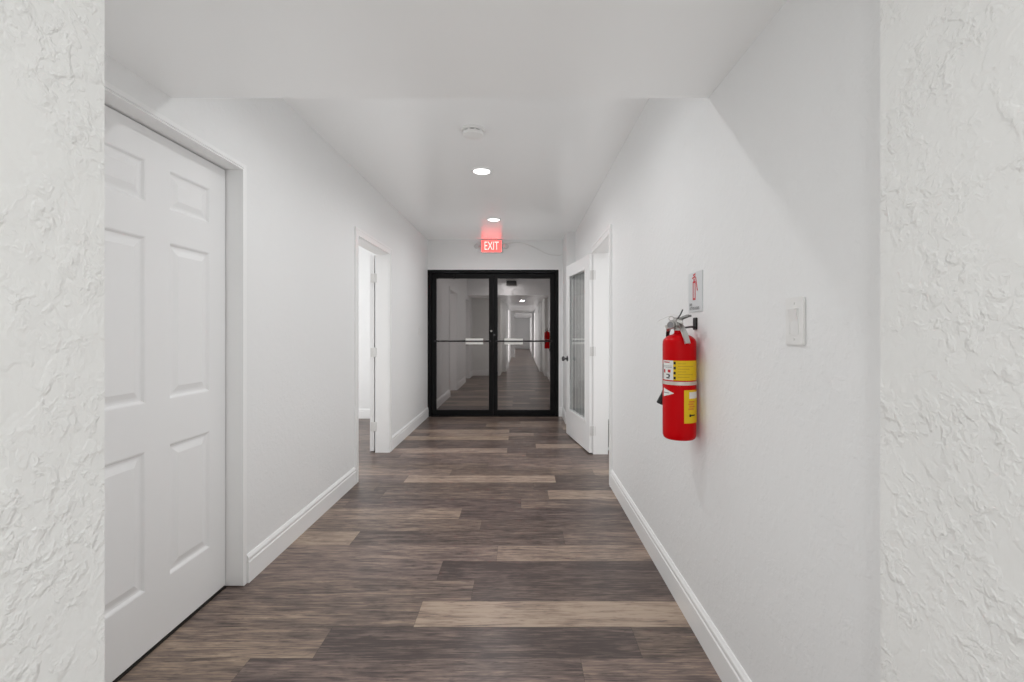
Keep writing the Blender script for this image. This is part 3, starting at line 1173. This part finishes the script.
# ------------------------------------------------------------------ fire extinguisher
EX, EY, EZ = 0.6365, 1.83, 0.772
t = empty('fire_extinguisher', (EX, EY, EZ), (0, 0, R(-19.2)))
tag(t, 'red fire extinguisher hanging on the right wall below the small white sign', 'fire extinguisher')
ER = .0645
mb = MB()
mb.lathe([(0, .019), (.030, .017), (.046, .011), (.056, .009), (.061, .013), (.0642, .023), (ER, .039), (ER, .384), (.0638, .395), (.061, .404),
          (.054, .412), (.043, .419), (.028, .424), (.022, .427), (.020, .433), (.020, .444), (0, .444)], n=64)
mb.obj('cylinder', M['red_paint'], t, 50)
RL = ER + .0006
asn = lambda u: math.asin(max(-1, min(1, u)))
# upper label: z measured from the foot
z0, z1 = .245, .322
mb = MB(); mb.arc_patch(RL, asn(-.93), asn(-.345), z0, z1)
wl = mb.obj('label', M['label_white'], t, 60); wl['label'] = 'white pictogram label'
mb = MB(); mb.arc_patch(RL, asn(-.345), asn(-.17), z0, z1)
bl = mb.obj('label', M['yellow'], t, 60); bl['label'] = 'narrow checkered label strip'
mb = MB()
for k in range(4):
    a = z0 + .004 + k * .0195
    mb.arc_patch(RL + .0004, asn(-.325), asn(-.20), a, a + .0105, 4)
mb.obj('black_squares', M['label_black'], bl, 60)
mb = MB(); mb.arc_patch(RL, asn(-.17), R(125), z0, z1, 24)
yl = mb.obj('label', M['yellow'], t, 60); yl['label'] = 'wide yellow instruction label'
mb = MB()
for k in range(6):
    a = z0 + .012 + k * .0105
    mb.arc_patch(RL + .0004, asn(-.08), asn(.05 + .75 * (0.7 + .3 * math.sin(k * 2.1))), a, a + .0022, 12)
mb.obj('text_lines', M['label_ochre'], yl, 60)
for a, b, c, d in ((-.86, -.55, z1 - .009, z1 - .005), (-.88, -.80, z0 + .028, z0 + .041), (-.66, -.50, z0 + .030, z0 + .041)):
    mb = MB()
    mb.arc_patch(RL + .0004, asn(a), asn(b), c, d, 6)
    mb.obj('red_mark', M['label_red'], wl, 60)
mb = MB()
mb.arc_patch(RL + .0004, asn(-.88), asn(-.42), z0 + .049, z0 + .051, 8)
mb.arc_patch(RL + .0004, asn(-.88), asn(-.42), z0 + .055, z0 + .0565, 8)
mb.obj('grey_lines', M['label_grey'], wl, 60)
mb = MB()
mb.arc_patch(RL + .0004, asn(-.74), asn(-.56), z0 + .020, z0 + .024, 4)
mb.arc_patch(RL + .0004, asn(-.62), asn(-.53), z0 + .012, z0 + .020, 4)
mb.arc_patch(RL + .0004, asn(-.74), asn(-.56), z0 + .006, z0 + .011, 4)
mb.arc_patch(RL + .0004, asn(-.96), asn(-.92), z0 + .004, z0 + .062, 3)
mb.obj('black_marks', M['label_black'], wl, 60)
# metal band
mb = MB()
mb.lathe([(RL - .001, .2265), (RL + .0016, .2265), (RL + .0016, .2405), (RL - .001, .2405)], n=64)
mb.obj('band', M['band'], t, 50)['label'] = 'pale metal strap band'
# white triangle pointing right
mb = MB()
n = 10
rows_ = []
for i in range(n + 1):
    u = -.90 + (.60) * i / n
    hh = .0165 * (1 - i / n) + .0002
    a = asn(u)
    rows_.append([mb.bm.verts.new((RL * math.sin(a), -RL * math.cos(a), .195 - .001 * i / n + s * hh)) for s in (-1, 1)])
for a, b in zip(rows_, rows_[1:]):
    mb.bm.faces.new((a[0], b[0], b[1], a[1]))
tl = mb.obj('label', M['label_white'], t, 60); tl['label'] = 'white triangular label'
mb = MB(); mb.arc_patch(RL + .0004, asn(-.88), asn(-.58), .1925, .1955, 6)
mb.obj('grey_lines', M['label_grey'], tl, 60)
# lower yellow tag
mb = MB(); mb.arc_patch(RL + .0008, asn(.27), R(88), .079, .208, 16)
yt = mb.obj('label', M['yellow'], t, 60); yt['label'] = 'lower yellow inspection tag'
mb = MB(); mb.arc_patch(RL + .0012, asn(.56), R(86), .175, .200, 10)
mb.obj('worn_patch', M['label_white'], yt, 60)
mb = MB()
for k in range(4):
    mb.arc_patch(RL + .0012, asn(.50 + .04 * (k % 2)), asn(.80 + .05 * (k % 2)), .131 + k * .0095, .1375 + k * .0095, 6)
mb.obj('orange_print', M['label_orange'], yt, 60)
mb = MB()
mb.arc_patch(RL + .0012, asn(.56), asn(.66), .104, .114, 4)
mb.arc_patch(RL + .0012, asn(.66), asn(.86), .107, .112, 4)
mb.obj('black_print', M['label_black'], yt, 60)
# valve head
mb = MB()
mb.lathe([(0, .452), (.021, .452), (.021, .462), (.016, .466), (.015, .482), (.013, .486), (.013, .496), (0, .498)], n=28)
mb.box(-.012, .012, -.020, .020, .470, .492, .003)
v = mb.obj('valve', M['steel'], t, 40)
mb = MB()                              # outlet boss for the hose on the wall-away side
mb.lathe([(0, 0), (.010, 0), (.010, .030), (.013, .031), (.013, .042), (0, .042)], (-.012, .004, .474), 'Z', 18,
         Matrix.Translation((-.012, .004, .474)) @ Matrix.Rotation(R(-110), 4, 'Y') @ Matrix.Translation((.012, -.004, -.474)))
mb.obj('hose_outlet', M['steel'], v, 40)
mb = MB()                              # gauge
G = Matrix.Translation((-.028, -.016, .474)) @ Matrix.Rotation(R(-25), 4, 'Z') @ Matrix.Rotation(R(90), 4, 'X')
mb.lathe([(0, 0), (.015, 0), (.016, .002), (.016, .010), (.014, .012), (0, .012)], n=28, mtx=G)
ga = mb.obj('gauge', M['steel'], t, 40)
mb = MB()
mb.lathe([(0, .0125), (.0125, .0125), (.0125, .0122), (0, .0122)], n=28, mtx=G)
mb.obj('dial', M['label_grey'], ga, 40)


def strap(pts, w0, w1, th_=.003):
    """bent channel-like lever in the plane of its path, width across X-ish."""
    mb = MB()
    P = [Vector(p) for p in pts]
    rings = []
    for i, p in enumerate(P):
        d = (P[min(i + 1, len(P) - 1)] - P[max(i - 1, 0)]).normalized()
        side = d.cross(Vector((0, 0, 1)))
        side = side.normalized() if side.length > 1e-3 else Vector((1, 0, 0))
        nrm = side.cross(d).normalized()
        ww = (w0 + (w1 - w0) * i / (len(P) - 1)) / 2
        rings.append([mb.bm.verts.new(p + side * a * ww + nrm * b * th_) for a, b in ((-1, -1.8), (-1, 1), (1, 1), (1, -1.8), (.75, -1.8), (.75, -.2), (-.75, -.2), (-.75, -1.8))])
    for a, b in zip(rings, rings[1:]):
        for k in range(8):
            j = (k + 1) % 8
            mb.bm.faces.new((a[k], a[j], b[j], b[k]))
    mb.bm.faces.new(rings[0][::-1])
    mb.bm.faces.new(rings[-1])
    return mb


# lower carrying handle slopes down towards the viewer, upper lever lies above it
strap([(-.016, .018, .496), (-.004, -.010, .486), (.010, -.040, .466), (.022, -.062, .436), (.029, -.076, .410), (.031, -.079, .402)],
      .019, .021).obj('carry_handle', M['steel'], t, 30)['label'] = 'bright steel carrying handle'
strap([(-.006, .016, .497), (.004, -.004, .499), (.018, -.030, .505), (.034, -.058, .511), (.038, -.064, .510)],
      .014, .016).obj('squeeze_lever', M['lever_steel'], t, 30)['label'] = 'grey steel squeeze lever'
mb = MB()                              # pull pin with ring
mb.tube([(-.020, -.008, .502), (.014, -.012, .503)], .0022, 8)
rp = [(-.030 + .0095 * math.cos(k * math.pi / 10), -.010 + .006 * math.cos(k * math.pi / 10), .500 + .0085 * math.sin(k * math.pi / 10))
      for k in range(21)]
mb.tube(rp, .0014, 8, cap=False)
mb.obj('pull_pin', M['steel'], t, 50)
mb = MB()                              # plastic tamper tie, loose end sticking out
mb.tube([(-.004, -.012, .506), (-.020, -.012, .518), (-.045, -.010, .507), (-.070, -.006, .497), (-.084, -.004, .489)], .0012, 8)
mb.obj('tamper_tie', M['white_plastic'], t, 50)['label'] = 'thin white tamper tie'
mb = MB()
mb.tube([(-.006, -.010, .500), (.004, -.014, .515), (.011, -.016, .531), (.013, -.016, .536)], [.0028, .0026, .003, .002], 8)
mb.obj('pin_tail', M['dark_steel'], t, 50)
# hose hugging the hall side of the cylinder, ending in a flared nozzle
ang = R(-138)
hx, hy = (ER + .010) * math.sin(ang), -(ER + .010) * math.cos(ang)
mb = MB()
mb.tube([(-.034, .006, .456), (-.040, .018, .446), (-.045, .034, .430), (hx + .004, hy - .006, .405), (hx, hy, .375), (hx, hy, .32), (hx, hy, .26),
         (hx, hy, .215)], .0075, 14)
mb.obj('hose', M['rubber'], t, 50)
mb = MB()
mb.tube([(hx, hy, .222), (hx - .001, hy, .205), (hx - .010, hy - .001, .175), (hx - .024, hy - .002, .138), (hx - .0255, hy - .002, .134)],
        [.0085, .0105, .0125, .0165, .0155], 18)
mb.obj('nozzle', M['rubber'], t, 50)

for ch in t.children:                  # seat the head assembly on the shoulder
    if ch.name.split('.')[0] in ('valve', 'gauge', 'carry_handle', 'squeeze_lever', 'pull_pin', 'tamper_tie', 'pin_tail'):
        ch.location.z = -.012

# wall bracket the extinguisher hangs from
t = empty('wall_bracket', (XR, 1.842, 1.233))
tag(t, 'black metal wall hook holding the red fire extinguisher', 'bracket')
mb = MB()
mb.box(-.006, 0, -.018, .018, -.018, .031, .0015)
mb.obj('back_plate', M['rubber'], t)
mb = MB()
mb.tube([(-.003, 0, -.008), (-.020, -.001, -.006), (-.042, -.005, -.009), (-.056, -.010, -.010)], .0042, 10)
mb.obj('hook_arm', M['dark_steel'], t, 50)
mb = MB()
mb.lathe([(0, -.003), (.004, -.002), (.005, 0), (0, 0)], (-.005, 0, .024), 'X', 14)
mb.obj('screw', M['dark_steel'], t, 50)
